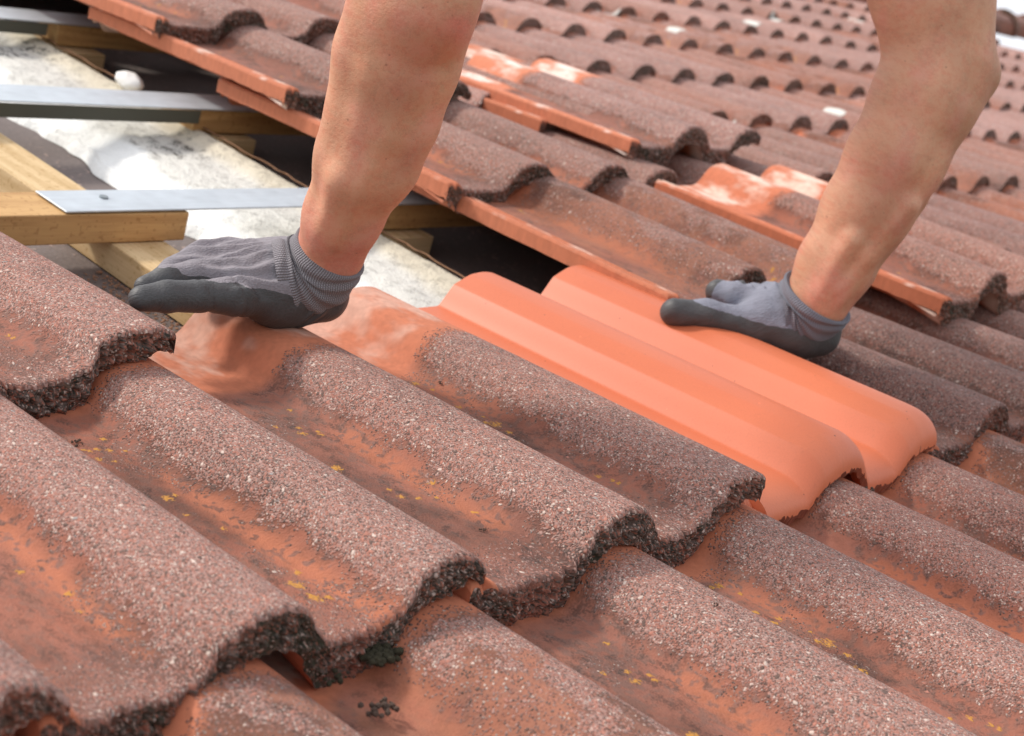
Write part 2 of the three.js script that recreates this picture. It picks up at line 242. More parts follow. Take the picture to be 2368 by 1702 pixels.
// ridge: half-round caps lapping one over the other
{
  const cap = (() => { const gs = [], L = 0.40, r = (t) => mix(0.105, 0.090, t);
    gs.push(patch(18, 6, (a, b) => { const w = Math.PI * (a * 1.1 - 0.05), R = r(b) + (b < 0.12 ? 0.008 : 0); return [b * L, -Math.cos(w) * R, Math.sin(w) * R, 0.1 + a * 0.8, 0.15 + b * 0.3]; }, true));
    gs.push(patch(18, 1, (a, b) => { const w = Math.PI * (a * 1.1 - 0.05), R = r(0) + 0.008 - b * 0.018; return [0, -Math.cos(w) * R, Math.sin(w) * R, a, 0.05 + b * 0.04]; }));
    return mergeGeometries(gs); })();
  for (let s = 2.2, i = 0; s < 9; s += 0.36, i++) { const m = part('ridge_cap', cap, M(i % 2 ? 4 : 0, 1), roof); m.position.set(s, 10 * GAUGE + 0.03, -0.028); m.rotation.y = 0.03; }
}

// pale lichen discs, moss and crumbs lying on the tiles
{
  const surf = (s, u) => { const r = Math.floor(u / GAUGE + 0.001), k = Math.floor((s + X1 + 0.003) / 0.30) * 2; return profOld(s - (k * 0.15 - X1)) - (u - r * GAUGE) * Math.tan(TILT) - (r === 0 && s < 0 ? 0.0 : 0); };
  const pale = new THREE.MeshStandardMaterial({ color: new THREE.Color().setRGB(0.66, 0.65, 0.60), roughness: 0.95 });
  const disc = (s, u, a, b, sd, mat, name, hgt = 0.0012) => part(name, patch(28, 5, (p, q) => { const w = p * 6.2832, rr = q * (0.35 + 1.25 * fbm(Math.cos(w) * 2.4 + 5, Math.sin(w) * 2.4 + 5, sd, 3)), S = s + Math.cos(w) * a * rr, U = u + Math.sin(w) * b * rr; return [S, U, surf(S, U) + hgt * (1 - q ** 3) + 0.0008 * n2(S * 300, U * 300, sd), p, q]; }), mat, roof);
  [[1.99, 1.33, .030, .022], [2.47, 1.45, .030, .018], [2.69, 1.70, .05, .02], [2.60, 1.87, .04, .016], [1.865, 0.98, .034, .016], [2.37, 1.04, .032, .016], [1.635, 0.453, .017, .013], [2.14, 0.522, .020, .016], [2.02, 1.62, .028, .02], [4.96, 2.43, .05, .03], [1.045, 0.91, .018, .014], [1.075, 0.885, .010, .008], [1.17, 0.40, .010, .008]]
    .concat([[3.05, 1.42, .03, .02], [3.42, 1.95, .035, .022], [2.28, 1.78, .02, .012], [3.9, 2.15, .04, .025], [2.95, 1.22, .022, .015], [1.48, 1.12, .018, .012], [4.3, 2.6, .05, .03], [3.6, 2.55, .04, .03], [1.73, 1.55, .02, .013], [2.75, 0.78, .02, .012]])
    .forEach(([s, u, a, b], i) => disc(s, u, a * 1.15, b * 1.25, i + 3, pale, 'lichen_patch'));
  const R = rng(313), moss = new THREE.MeshStandardMaterial({ color: new THREE.Color().setRGB(0.030, 0.026, 0.013), roughness: 1 }), soil = new THREE.MeshStandardMaterial({ color: new THREE.Color().setRGB(0.075, 0.048, 0.036), roughness: 1 });
  const clump = (name, mat, s, u, n, w, cnt) => { const gs = []; for (let i = 0; i < cnt; i++) { const r = w * (0.05 + 0.14 * R()), g = new THREE.IcosahedronGeometry(r, name === 'moss_clump' ? 1 : 0), p = g.attributes.position; for (let v = 0; v < p.count; v++) { const k = 0.75 + 0.5 * n3(p.getX(v) * 900 + i, p.getY(v) * 900, p.getZ(v) * 900); p.setXYZ(v, p.getX(v) * k, p.getY(v) * k, p.getZ(v) * k); } g.translate(s + (R() - 0.5) * w * 1.6, u + (R() - 0.5) * w, n + R() * w * 0.25); g.computeVertexNormals(); gs.push(g); } part(name, mergeGeometries(gs), mat, roof); };
  clump('moss_clump', moss, 0.086, -0.006, -0.048, 0.014, 90); clump('moss_clump', moss, 0.052, -0.006, -0.052, 0.009, 18);
  clump('soil_crumb', soil, 0.058, -0.037, surf(0.058, -0.037) + 0.001, 0.012, 26);
  for (const [s, u, w] of [[0.066, 0.262, .006], [0.235, 0.06, .004], [0.355, 0.285, .005], [0.40, 0.262, .004], [0.62, -0.02, .008], [0.655, -0.028, .006], [0.125, 0.11, .003], [0.30, -0.08, .004], [0.50, -0.10, .004], [0.22, -0.15, .005]]) clump('soil_crumb', soil, s, u, surf(s, u) + (u < 0 ? -0.006 : 0)+ 0.0005, w, 12);
}

/* ------------------------------------------------------------------ timber, membrane, metal strips, party wall in the open patch */
function grainTexture(seed, base, darkc) {
  const W = 1024, H = 256, col = new Float32Array(W * H * 3), hgt = new Float32Array(W * H);
  for (let j = 0; j < H; j++) for (let i = 0; i < W; i++) {
    const x = i / W, y = j / H, q = j * W + i, wv = fbm(x * 3, y * 5, seed, 2) * 1.6;
    const ring = 0.5 + 0.5 * Math.sin((y * 11 + wv * 2.2) * 6.283), fine = fbm(x * 40, y * 230, seed + 3, 2), bl = fbm(x * 9, y * 7, seed + 9, 3), speck = sst(0.78, 0.9, n2(x * 260, y * 90, seed + 12)) * 0.5;
    const t = clamp(ring * 0.40 + (fine - 0.3) * 0.6 + (bl - 0.5) * 0.5 + speck);
    for (let c = 0; c < 3; c++) col[q * 3 + c] = mix(base[c], darkc[c], t); hgt[q] = 0.5 - 0.3 * t + 0.3 * fine;
  }
  return texPair(W, H, col, hgt);
}
const woodA = grainTexture(3, [0.68, 0.50, 0.28], [0.42, 0.26, 0.10]), woodB = grainTexture(8, [0.58, 0.35, 0.145], [0.33, 0.165, 0.055]);
const paleWood = new THREE.MeshStandardMaterial({ map: woodA.map, bumpMap: woodA.bump, bumpScale: 0.0008, roughness: 0.75 });
const warmWood = new THREE.MeshStandardMaterial({ map: woodB.map, bumpMap: woodB.bump, bumpScale: 0.0008, roughness: 0.75 });
function timber(ls, lu, ln, alongS, seed = 0) {       // box from its low corner, grain along its length, uv in metres
  const g = new RoundedBoxGeometry(ls, lu, ln, 2, 0.0016); g.translate(ls / 2, lu / 2, ln / 2);
  const p = g.attributes.position, nn = g.attributes.normal, t = g.attributes.uv;
  for (let i = 0; i < p.count; i++) {
    const a = Math.abs(nn.getX(i)), b = Math.abs(nn.getY(i)), c = Math.abs(nn.getZ(i)), x = p.getX(i), y = p.getY(i), z = p.getZ(i);
    const along = alongS ? x : y, side = alongS ? (c > b ? y : z) : (c > a ? x : z), end = alongS ? a > Math.max(b, c) : b > Math.max(a, c);
    if (end) t.setXY(i, (alongS ? y : x) * 0.25 + seed, z * 3 + seed); else t.setXY(i, along * 1.2 + seed * 0.37, side * 4 + seed * 0.61);
  }
  return g;
}
const frame = thing('roof_frame', 'pale timber battens, counter laths and dark underlay exposed in the open patch of the roof', 'roof frame');
const BT = -0.066;                                     // top of the battens
const place = (m, s, u, n, yaw = 0) => { m.position.set(s, u, n); m.rotation.z = yaw; return m; };
// battens across, cut off either side of the party wall
place(part('batten', timber(1.6, 0.060, 0.030, true, 1), warmWood, frame), 0.457 - 1.6, 0.679, BT - 0.030);
place(part('batten', timber(1.6, 0.060, 0.030, true, 2), warmWood, frame), 0.33 - 1.6, 1.012, BT - 0.030);
place(part('batten', timber(1.6, 0.060, 0.030, true, 3), warmWood, frame), 0.33 - 1.6, 1.380, BT - 0.030);
place(part('batten', timber(2.2, 0.050, 0.030, true, 4), warmWood, frame), 0.738, 0.688, BT - 0.030);
place(part('batten', timber(2.2, 0.050, 0.030, true, 5), warmWood, frame), 0.712, 1.018, BT - 0.030);
place(part('batten', timber(2.2, 0.050, 0.030, true, 6), warmWood, frame), 0.740, 1.386, BT - 0.030);
place(part('batten', timber(1.9, 0.050, 0.030, true, 7), warmWood, frame), -1.2, 0.385, -0.1275);
// laths running up the slope, and short packers right of the wall
place(part('counter_lath', timber(0.062, 1.5, 0.030, false, 1), paleWood, frame), 0.372, 0.42, -0.127, -0.004);
place(part('counter_lath', timber(0.066, 1.7, 0.030, false, 2), paleWood, frame), -0.24, 0.3, -0.127);
for (const [s, u, l] of [[0.751, 0.668, 0.125], [0.742, 1.000, 0.13], [0.745, 1.360, 0.13]]) place(part('timber_packer', timber(0.062, l, 0.029, false, s * 3 + u), paleWood, frame), s, u, -0.1275, 0.01);
// underlay
{
  const W = 1024, col = new Float32Array(W * W * 3), hgt = new Float32Array(W * W);
  for (let j = 0; j < W; j++) for (let i = 0; i < W; i++) { const x = i / W, y = j / W, q = j * W + i, a = fbm(x * 8, y * 8, 5, 4), f = n2(x * 330, y * 330, 8), sp = sst(0.86, 0.95, n2(x * 150, y * 150, 14)) * sst(0.4, 0.65, a); const k = 0.7 + 0.35 * a + 0.25 * f; col[q * 3] = 0.170 * k + sp * 0.22; col[q * 3 + 1] = 0.138 * k + sp * 0.15; col[q * 3 + 2] = 0.128 * k + sp * 0.12; hgt[q] = a * 0.6 + f * 0.15 + sp * 0.3; }
  const t = texPair(W, W, col, hgt), mm = new THREE.MeshStandardMaterial({ map: t.map, bumpMap: t.bump, bumpScale: 0.002, roughness: 0.8 });
  const g = patch(120, 80, (a, b) => { const s = -1.6 + a * 11, u = -0.75 + b * 3.85; const w = 0.006 * (fbm(s * 6, u * 4, 77, 2) - 0.5); return [s, u, -0.129 + w, s * 1.2, u * 1.2]; });
  part('underlay', g, mm, frame);
  // grit lying on the underlay beside the lath
  const R = rng(88), cg = new THREE.IcosahedronGeometry(1, 0), pos = [], c2 = []; const gs = [];
  for (let i = 0; i < 700; i++) { const near = R() < 0.75, s = near ? 0.368 - Math.abs(R() + R() - 1) * 0.05 : 0.13 + R() * 0.24, u = 0.44 + R() * 0.24, r = 0.0005 + R() * R() * 0.0017; const q = cg.clone(); q.scale(r * (0.7 + R()), r * (0.7 + R()), r * 0.8); q.rotateZ(R() * 6); q.translate(s, u, -0.1262 + r * 0.4); gs.push(q); }
  const grit = part('grit', mergeGeometries(gs), new THREE.MeshStandardMaterial({ color: new THREE.Color().setRGB(0.26, 0.14, 0.085), roughness: 0.95 }), frame); grit.userData.kind = 'stuff';
}
// galvanised strips bridging the wall
{
  const W = 512, H = 128, col = new Float32Array(W * H * 3), hgt = new Float32Array(W * H);
  for (let j = 0; j < H; j++) for (let i = 0; i < W; i++) { const x = i / W, y = j / H, q = j * W + i, a = fbm(x * 40, y * 12, 3, 3), st = fbm(x * 12, y * 70, 6, 2), k = 0.80 + 0.22 * a + 0.12 * st; col[q * 3] = 0.58 * k; col[q * 3 + 1] = 0.63 * k; col[q * 3 + 2] = 0.67 * k; hgt[q] = a * 0.4 + st * 0.3; }
  const t = texPair(W, H, col, hgt), zinc = new THREE.MeshStandardMaterial({ map: t.map, bumpMap: t.bump, bumpScale: 0.0004, metalness: 0.55, roughness: 0.48 });
  const olive = new THREE.MeshStandardMaterial({ color: new THREE.Color().setRGB(0.085, 0.085, 0.065), metalness: 0.0, roughness: 0.8 });  // flange colour: shade below the strip edge painted in as dark olive
  const strip = (label, L, w, s, u, yaw, flange) => {
    const g = new RoundedBoxGeometry(L, w, 0.002, 1, 0.0007); g.translate(L / 2, w / 2, 0.001); const p = g.attributes.position, uv = g.attributes.uv; for (let i = 0; i < p.count; i++) uv.setXY(i, p.getX(i) * 1.5, p.getY(i) * 6);
    const m = thing('metal_strip', label, 'metal strip', s, u, BT + 0.0015, 'galvanised strips bridging the party wall'); m.rotateZ(yaw);
    part('strip_plate', g, zinc, m);
    if (flange) { const f = new RoundedBoxGeometry(flange, 0.002, 0.017, 1, 0.0006); f.translate(flange / 2, 0.001, -0.0095); part('flange', f, olive, m); }
    return m;
  };
  const m1 = strip('galvanised metal strip nearest us, nailed over the end of a wooden batten', 0.66, 0.054, 0.316, 0.679, 0.012, 0);
  const nail = new THREE.CylinderGeometry(0.0042, 0.0046, 0.0016, 20); nail.rotateX(Math.PI / 2); nail.translate(0.062, 0.033, 0.0028); part('nail_head', nail, new THREE.MeshStandardMaterial({ color: 0x8f989c, metalness: 0.7, roughness: 0.5 }), m1);
  strip('galvanised metal strip in the middle of three, crossing just below the white foam lump', 0.66, 0.063, 0.30, 1.008, 0.010, 0.415); strip('galvanised metal strip farthest up the slope, at the top left corner', 0.64, 0.062, 0.34, 1.377, 0.010, 0.38);
}
// party wall: its white mortared top runs up the slope between the battens
{
  const wall = thing('party_wall', 'white mortar-topped party wall running up the slope through the open patch', 'wall', 0.52, 0.2, -0.128);
  const W = 512, H = 2048, col = new Float32Array(W * H * 3), hgt = new Float32Array(W * H);
  for (let j = 0; j < H; j++) for (let i = 0; i < W; i++) {
    const x = i / W * 0.32, y = j / H * 2.2, q = j * W + i, a = fbm(x * 14, y * 10, 3, 4), b = fbm(x * 120, y * 100, 6, 3), f = n2(x * 700, y * 600, 9);
    const foam = sst(0.085, 0.05, x + (a - 0.5) * 0.10), cream = sst(0.150, 0.185, x + (a - 0.5) * 0.03);
    let r = mix(0.72, 0.87, foam), g = mix(0.71, 0.88, foam), l = mix(0.66, 0.86, foam); r = mix(r, 0.70, cream); g = mix(g, 0.64, cream); l = mix(l, 0.51, cream);
    const dirtZone = Math.exp(-(((x - 0.125) / 0.045) ** 2) - (((y - 0.775) / 0.028) ** 2)) + 0.9 * Math.exp(-(((x - 0.15) / 0.05) ** 2) - (((y - 1.155) / 0.035) ** 2)) + 0.22;
    const d = clamp(sst(0.54, 0.68, b * 0.62 + f * 0.38) * dirtZone * 1.5 * (1 - foam) + (1 - foam) * 0.15 * dirtZone * a * 1.3), k = (0.93 + 0.12 * f) * (1 - 0.10 * sst(0.45, 0.7, a) * (1 - foam));
    col[q * 3] = mix(r * k, 0.075, d); col[q * 3 + 1] = mix(g * k, 0.068, d); col[q * 3 + 2] = mix(l * k, 0.060, d); hgt[q] = 0.4 * b + 0.3 * a + 0.2 * f;
  }
  const t = texPair(W, H, col, hgt);
  const mm = new THREE.MeshStandardMaterial({ map: t.map, bumpMap: t.bump, bumpScale: 0.0035, roughness: 0.9 });
  const edgeL = (y) => 0.022 + 0.05 * (fbm(y * 7, 2, 31, 3) - 0.5) + 0.012 * (n2(y * 40, 5, 33) - 0.5), edgeR = (y) => 0.204 + 0.006 * (fbm(y * 9, 4, 35, 2) - 0.5);
  const g = patch(70, 420, (a, b) => {
    const y = b * 2.2, l = edgeL(y), r = edgeR(y); let x, z;
    if (a < 0.1) { x = l - 0.012 * (1 - a / 0.1); z = 0.010 * Math.sin(a / 0.1 * 1.57); } else if (a > 0.92) { x = r + 0.002; z = mix(0.040, -0.02, (a - 0.92) / 0.08); } else { const q = (a - 0.1) / 0.82; x = mix(l, r, q); z = 0.010 + 0.015 * sst(0, 0.35, q) + 0.005 * (fbm(x * 20, y * 9, 41, 3) - 0.5) + 0.010 * sst(0.72, 0.98, q) + 0.0022 * (fbm(x * 60, y * 50, 43, 2) - 0.5) + 0.004 * sst(0.3, 0.1, q) * fbm(x * 30, y * 22, 47, 2); }
    return [x, y, z, clamp(x / 0.32, 0.01, 0.99), y / 2.2];
  });
  part('mortar_bed', g, mm, wall);
  const edge = patch(4, 260, (a, b) => { const y = b * 2.2; return [edgeR(y) + 0.002 + a * 0.008, y, 0.041 - Math.abs(a - 0.5) * 0.004 - a * 0.004 + 0.003 * (n2(y * 60, 3, 51) - 0.5), a, y]; });
  part('felt_edge', edge, new THREE.MeshStandardMaterial({ color: new THREE.Color().setRGB(0.32, 0.17, 0.09), roughness: 0.9 }), wall);
  const blob = new THREE.SphereGeometry(1, 40, 28), bp = blob.attributes.position; for (let i = 0; i < bp.count; i++) { const x = bp.getX(i), y = bp.getY(i), z = bp.getZ(i), k = 1 + 0.22 * (n3(x * 2.2 + 9, y * 2.2, z * 2.2) - 0.5); bp.setXYZ(i, x * 0.015 * k, y * 0.024 * k, z * 0.012 * k); } blob.computeVertexNormals(); blob.translate(0.203, 0.98, 0.046);
  part('foam_lump', blob, new THREE.MeshStandardMaterial({ color: new THREE.Color().setRGB(0.84, 0.84, 0.82), roughness: 0.85 }), wall);
}

/* ------------------------------------------------------------------ loose old tiles and the new tile */
function looseTile(label, geo, mat, s, u, n, tilt, yaw = 0) {
  const m = new THREE.Mesh(geo, mat); m.name = numbered('loose_tile'); m.castShadow = m.receiveShadow = true; m.position.copy(RW(s, u, n));
  m.quaternion.copy(roofQ).multiply(new THREE.Quaternion().setFromEuler(new THREE.Euler(-tilt, 0, yaw, 'ZXY'))); scene.add(m); return tag(m, label, 'roof tile');
}
looseTile('old tile lying loose atop another between the arms, its front end overhanging', heroGeos[2], M(4, 4), 1.180, 0.690, 0.046, 0.060);
looseTile('old tile under the loose one between the arms, showing a long orange edge', heroGeos[0], M(4, 0), 1.165, 0.840, 0.022, 0.060);
looseTile('loose old tile with chalky white rolls, lying behind the right forearm', heroGeos[4], M(4, 1), 1.126, 0.180, 0.040, 0.040);
looseTile('old tile lying loose at the top edge of the picture, left of the left arm', midGeos[1], M(4, 1), 1.150, 1.340, 0.024, 0.05);

{
  const W = 1024, H = 1280, col = new Float32Array(W * H * 3), hgt = new Float32Array(W * H), R = rng(5);
  const specks = []; for (let k = 0; k < 60; k++) specks.push([R() * XW + X0, R() * 0.42, 0.0004 + R() * R() * 0.0009, R() < 0.75 ? 0.25 : 1.5]);
  for (let j = 0; j < H; j++) { const y = Y0 + (j + 0.5) / H * YW; for (let i = 0; i < W; i++) {
    const x = X0 + (i + 0.5) / W * XW, q = j * W + i, a = fbm(x * 16, y * 9, 5, 3), f = n2(x * 1500, y * 1500, 8), g2 = n2(x * 500, y * 500, 3), b = fbm(x * 90, y * 60, 12, 2);
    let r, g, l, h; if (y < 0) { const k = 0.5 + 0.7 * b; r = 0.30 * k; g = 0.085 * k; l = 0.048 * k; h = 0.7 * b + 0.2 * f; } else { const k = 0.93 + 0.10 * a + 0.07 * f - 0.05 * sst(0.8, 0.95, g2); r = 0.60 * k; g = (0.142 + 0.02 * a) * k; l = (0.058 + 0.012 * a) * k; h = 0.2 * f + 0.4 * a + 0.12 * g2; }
    col[q * 3] = r; col[q * 3 + 1] = g; col[q * 3 + 2] = l; hgt[q] = h; } }
  for (const [x, y, r, k] of specks) { const ci = (x - X0) / XW * W, cj = (y - Y0) / YW * H, rp = r / XW * W; for (let b = Math.floor(cj - rp); b <= cj + rp; b++) for (let a = Math.floor(ci - rp); a <= ci + rp; a++) if (a >= 0 && a < W && b >= 0 && b < H && Math.hypot(a - ci, b - cj) < rp) { const q = b * W + a; for (let c = 0; c < 3; c++) col[q * 3 + c] *= k; hgt[q] += 0.3; } }
  const t = texPair(W, H, col, hgt);
  const clay = new THREE.MeshPhysicalMaterial({ map: t.map, bumpMap: t.bump, bumpScale: 0.0003, roughness: 0.60, clearcoat: 0.3, clearcoatRoughness: 0.42 });
  const geo = tileGeo({ prof: profNew, nx: 460, ny: 70, nf: 8, seed: 17, rag: 0.0004, thP: 0.009, thR: 0.005, lip: 0.030, lipR: 0.0255, wave: 0.0002, pow: 1.6,
    front: (x) => (x < 0.030 ? 0.010 + 0.008 * n2(x * 300, 2, 9) : 0) + (x > 0.306 ? 0.014 * sst(0.306, 0.314, x) : 0) });
  const nt = thing('new_roof_tile', 'smooth bright orange new clay tile held down by the right glove', 'roof tile', 0.458, -0.004, 0.004); const m = part('tile_body', geo, clay, nt); m.rotation.x = -0.070;
}

/* ------------------------------------------------------------------ the person: arms as one surface, gloves */
class Grid { // naive surface nets over a box, only where the field is near zero
  static mesh(sdf, lo, hi, h) {
    const nx = Math.ceil((hi[0] - lo[0]) / h) + 1, ny = Math.ceil((hi[1] - lo[1]) / h) + 1, nz = Math.ceil((hi[2] - lo[2]) / h) + 1, B = 8, F = new Float32Array(nx * ny * nz), at = (i, j, k) => (k * ny + j) * nx + i;
    for (let k = 0; k < nz; k += B) for (let j = 0; j < ny; j += B) for (let i = 0; i < nx; i += B) {
      const c = sdf(lo[0] + (i + B / 2) * h, lo[1] + (j + B / 2) * h, lo[2] + (k + B / 2) * h), far = Math.abs(c) > B * h * 1.1;
      for (let z = k; z < Math.min(nz, k + B); z++) for (let y = j; y < Math.min(ny, j + B); y++) for (let x = i; x < Math.min(nx, i + B); x++) F[at(x, y, z)] = far ? c : sdf(lo[0] + x * h, lo[1] + y * h, lo[2] + z * h);
    }
    const id = new Map(), P = [], I = [];
    for (let k = 0; k < nz - 1; k++) for (let j = 0; j < ny - 1; j++) for (let i = 0; i < nx - 1; i++) {
      const v = []; let m = 0; for (let c = 0; c < 8; c++) { v.push(F[at(i + (c & 1), j + ((c >> 1) & 1), k + (c >> 2))]); if (v[c] < 0) m |= 1 << c; }
      if (m === 0 || m === 255) continue;
      let x = 0, y = 0, z = 0, n = 0;
      for (let c = 0; c < 8; c++) for (let a = 0; a < 3; a++) { const e = c ^ (1 << a); if (e < c || (v[c] < 0) === (v[e] < 0)) continue; const t = v[c] / (v[c] - v[e]); x += (c & 1) + (a === 0 ? t : 0); y += ((c >> 1) & 1) + (a === 1 ? t : 0); z += (c >> 2) + (a === 2 ? t : 0); n++; }
      id.set(at(i, j, k), P.length / 3); P.push(lo[0] + (i + x / n) * h, lo[1] + (j + y / n) * h, lo[2] + (k + z / n) * h);
    }
    const quad = (a, b, c, d, f) => { a = id.get(a); b = id.get(b); c = id.get(c); d = id.get(d); if (a === undefined || b === undefined || c === undefined || d === undefined) return; if (f) I.push(a, b, c, a, c, d); else I.push(a, c, b, a, d, c); };
    for (let k = 1; k < nz - 1; k++) for (let j = 1; j < ny - 1; j++) for (let i = 1; i < nx - 1; i++) {
      const a = F[at(i, j, k)] < 0;
      if (a !== F[at(i + 1, j, k)] < 0) quad(at(i, j - 1, k - 1), at(i, j, k - 1), at(i, j, k), at(i, j - 1, k), a);
      if (a !== F[at(i, j + 1, k)] < 0) quad(at(i - 1, j, k - 1), at(i - 1, j, k), at(i, j, k), at(i, j, k - 1), a);
      if (a !== F[at(i, j, k + 1)] < 0) quad(at(i - 1, j - 1, k), at(i, j - 1, k), at(i, j, k), at(i - 1, j, k), a);
    }
    return { P, I };
  }
}
function smin(a, b, k) { const h = Math.max(k - Math.abs(a - b), 0) / k; return Math.min(a, b) - h * h * k * 0.25; }
function cone(x, y, z, a, b) {
  const bx = b[0] - a[0], by = b[1] - a[1], bz = b[2] - a[2], px = x - a[0], py = y - a[1], pz = z - a[2], L = bx * bx + by * by + bz * bz, t = L ? clamp((px * bx + py * by + pz * bz) / L) : 0;
  return Math.hypot(px - bx * t, py - by * t, pz - bz * t) - mix(a[3], b[3], t);
}
function chains(list, k) { // list of chains of [s, u, n, r]; joined inside with k, to one another with k
  return (x, y, z) => { let d = 1e3; for (const c of list) for (let i = 0; i < c.length - (c.length > 1 ? 1 : 0); i++) d = smin(d, cone(x, y, z, c[i], c[Math.min(i + 1, c.length - 1)]), c.k ?? k); return d; };
}
function gradNormals(P, sdf, e) { const N = new Float32Array(P.length); for (let i = 0; i < P.length; i += 3) { const x = P[i], y = P[i + 1], z = P[i + 2]; let a = sdf(x + e, y, z) - sdf(x - e, y, z), b = sdf(x, y + e, z) - sdf(x, y - e, z), c = sdf(x, y, z + e) - sdf(x, y, z - e); const l = Math.hypot(a, b, c) || 1; N[i] = a / l; N[i + 1] = b / l; N[i + 2] = c / l; } return N; }
function shaped(P, N, I, uvf, colf) {
  const g = new THREE.BufferGeometry(); g.setAttribute('position', new THREE.BufferAttribute(new Float32Array(P), 3)); g.setAttribute('normal', new THREE.BufferAttribute(new Float32Array(N), 3)); g.setIndex(I);
  const n = P.length / 3, T = new Float32Array(n * 2); for (let i = 0; i < n; i++) T.set(uvf(P[i * 3], P[i * 3 + 1], P[i * 3 + 2]), i * 2); g.setAttribute('uv', new THREE.BufferAttribute(T, 2));
  if (colf) { const C = new Float32Array(n * 3); for (let i = 0; i < n; i++) C.set(colf(P[i * 3], P[i * 3 + 1], P[i * 3 + 2]), i * 3); g.setAttribute('color', new THREE.BufferAttribute(C, 3)); }
  return g;
}
function split(P, N, I, q) { // cut a mesh along q = 0 into two index sets over grown vertex lists
  const pos = P.slice(), nor = Array.from(N), Q = []; for (let i = 0; i < P.length; i += 3) Q.push(q(P[i], P[i + 1], P[i + 2]));
  const cut = new Map(), A = [], Bn = [];
  const edge = (i, j) => { const k = i < j ? i * 4e6 + j : j * 4e6 + i; if (cut.has(k)) return cut.get(k); const t = Q[i] / (Q[i] - Q[j]), n = pos.length / 3; for (let c = 0; c < 3; c++) pos.push(mix(pos[i * 3 + c], pos[j * 3 + c], t)); for (let c = 0; c < 3; c++) nor.push(mix(nor[i * 3 + c], nor[j * 3 + c], t)); cut.set(k, n); return n; };
  for (let f = 0; f < I.length; f += 3) {
    const v = [I[f], I[f + 1], I[f + 2]], inn = v.map((i) => Q[i] < 0), c = inn.filter(Boolean).length;
    if (c === 3) A.push(...v); else if (c === 0) Bn.push(...v); else {
      const lone = inn.indexOf(c === 1), a = v[lone], b = v[(lone + 1) % 3], d = v[(lone + 2) % 3], e1 = edge(a, b), e2 = edge(a, d); const one = c === 1 ? A : Bn, two = c === 1 ? Bn : A;
      one.push(a, e1, e2); two.push(e1, b, d, e1, d, e2);
    }
  }
  const pack = (J) => { const m = new Map(), p = [], n = [], I2 = J.map((i) => { if (!m.has(i)) { m.set(i, p.length / 3); p.push(pos[i * 3], pos[i * 3 + 1], pos[i * 3 + 2]); n.push(nor[i * 3], nor[i * 3 + 1], nor[i * 3 + 2]); } return m.get(i); }); return [p, n, I2]; };
  return [pack(A), pack(Bn)];
}

const person = thing('person', 'worker with bare forearms and grey knitted work gloves pressing roof tiles down', 'person', 0, 0, 0);
// arms
const armL = [[0.3239, 0.349, 0.0139, 0.0190], [0.3212, 0.3401, 0.0369, 0.0245], [0.3167, 0.3312, 0.0706, 0.029], [0.3125, 0.3161, 0.1234, 0.0379], [0.309, 0.3082, 0.161, 0.0405], [0.3048, 0.3041, 0.2027, 0.0443], [0.3002, 0.2978, 0.2403, 0.0432], [0.3027, 0.301, 0.2653, 0.0442], [0.3697, 0.3946, 0.3452, 0.0491], [0.5283, 0.5189, 0.4573, 0.0654]];
const armR = [[0.8177, 0.1795, 0.0221, 0.0240], [0.8150, 0.1757, 0.0363, 0.0290], [0.8287, 0.1769, 0.0705, 0.0365], [0.8444, 0.1734, 0.1277, 0.0425], [0.8581, 0.1704, 0.1816, 0.047], [0.8786, 0.1744, 0.2390, 0.0491], [0.8935, 0.1797, 0.2720, 0.0500], [0.8958, 0.1912, 0.2945, 0.0478], [0.8958, 0.2050, 0.3184, 0.0530], [0.9010, 0.2230, 0.3410, 0.0575], [0.9453, 0.3159, 0.461, 0.0660], [0.911, 0.4369, 0.5809, 0.0714]];
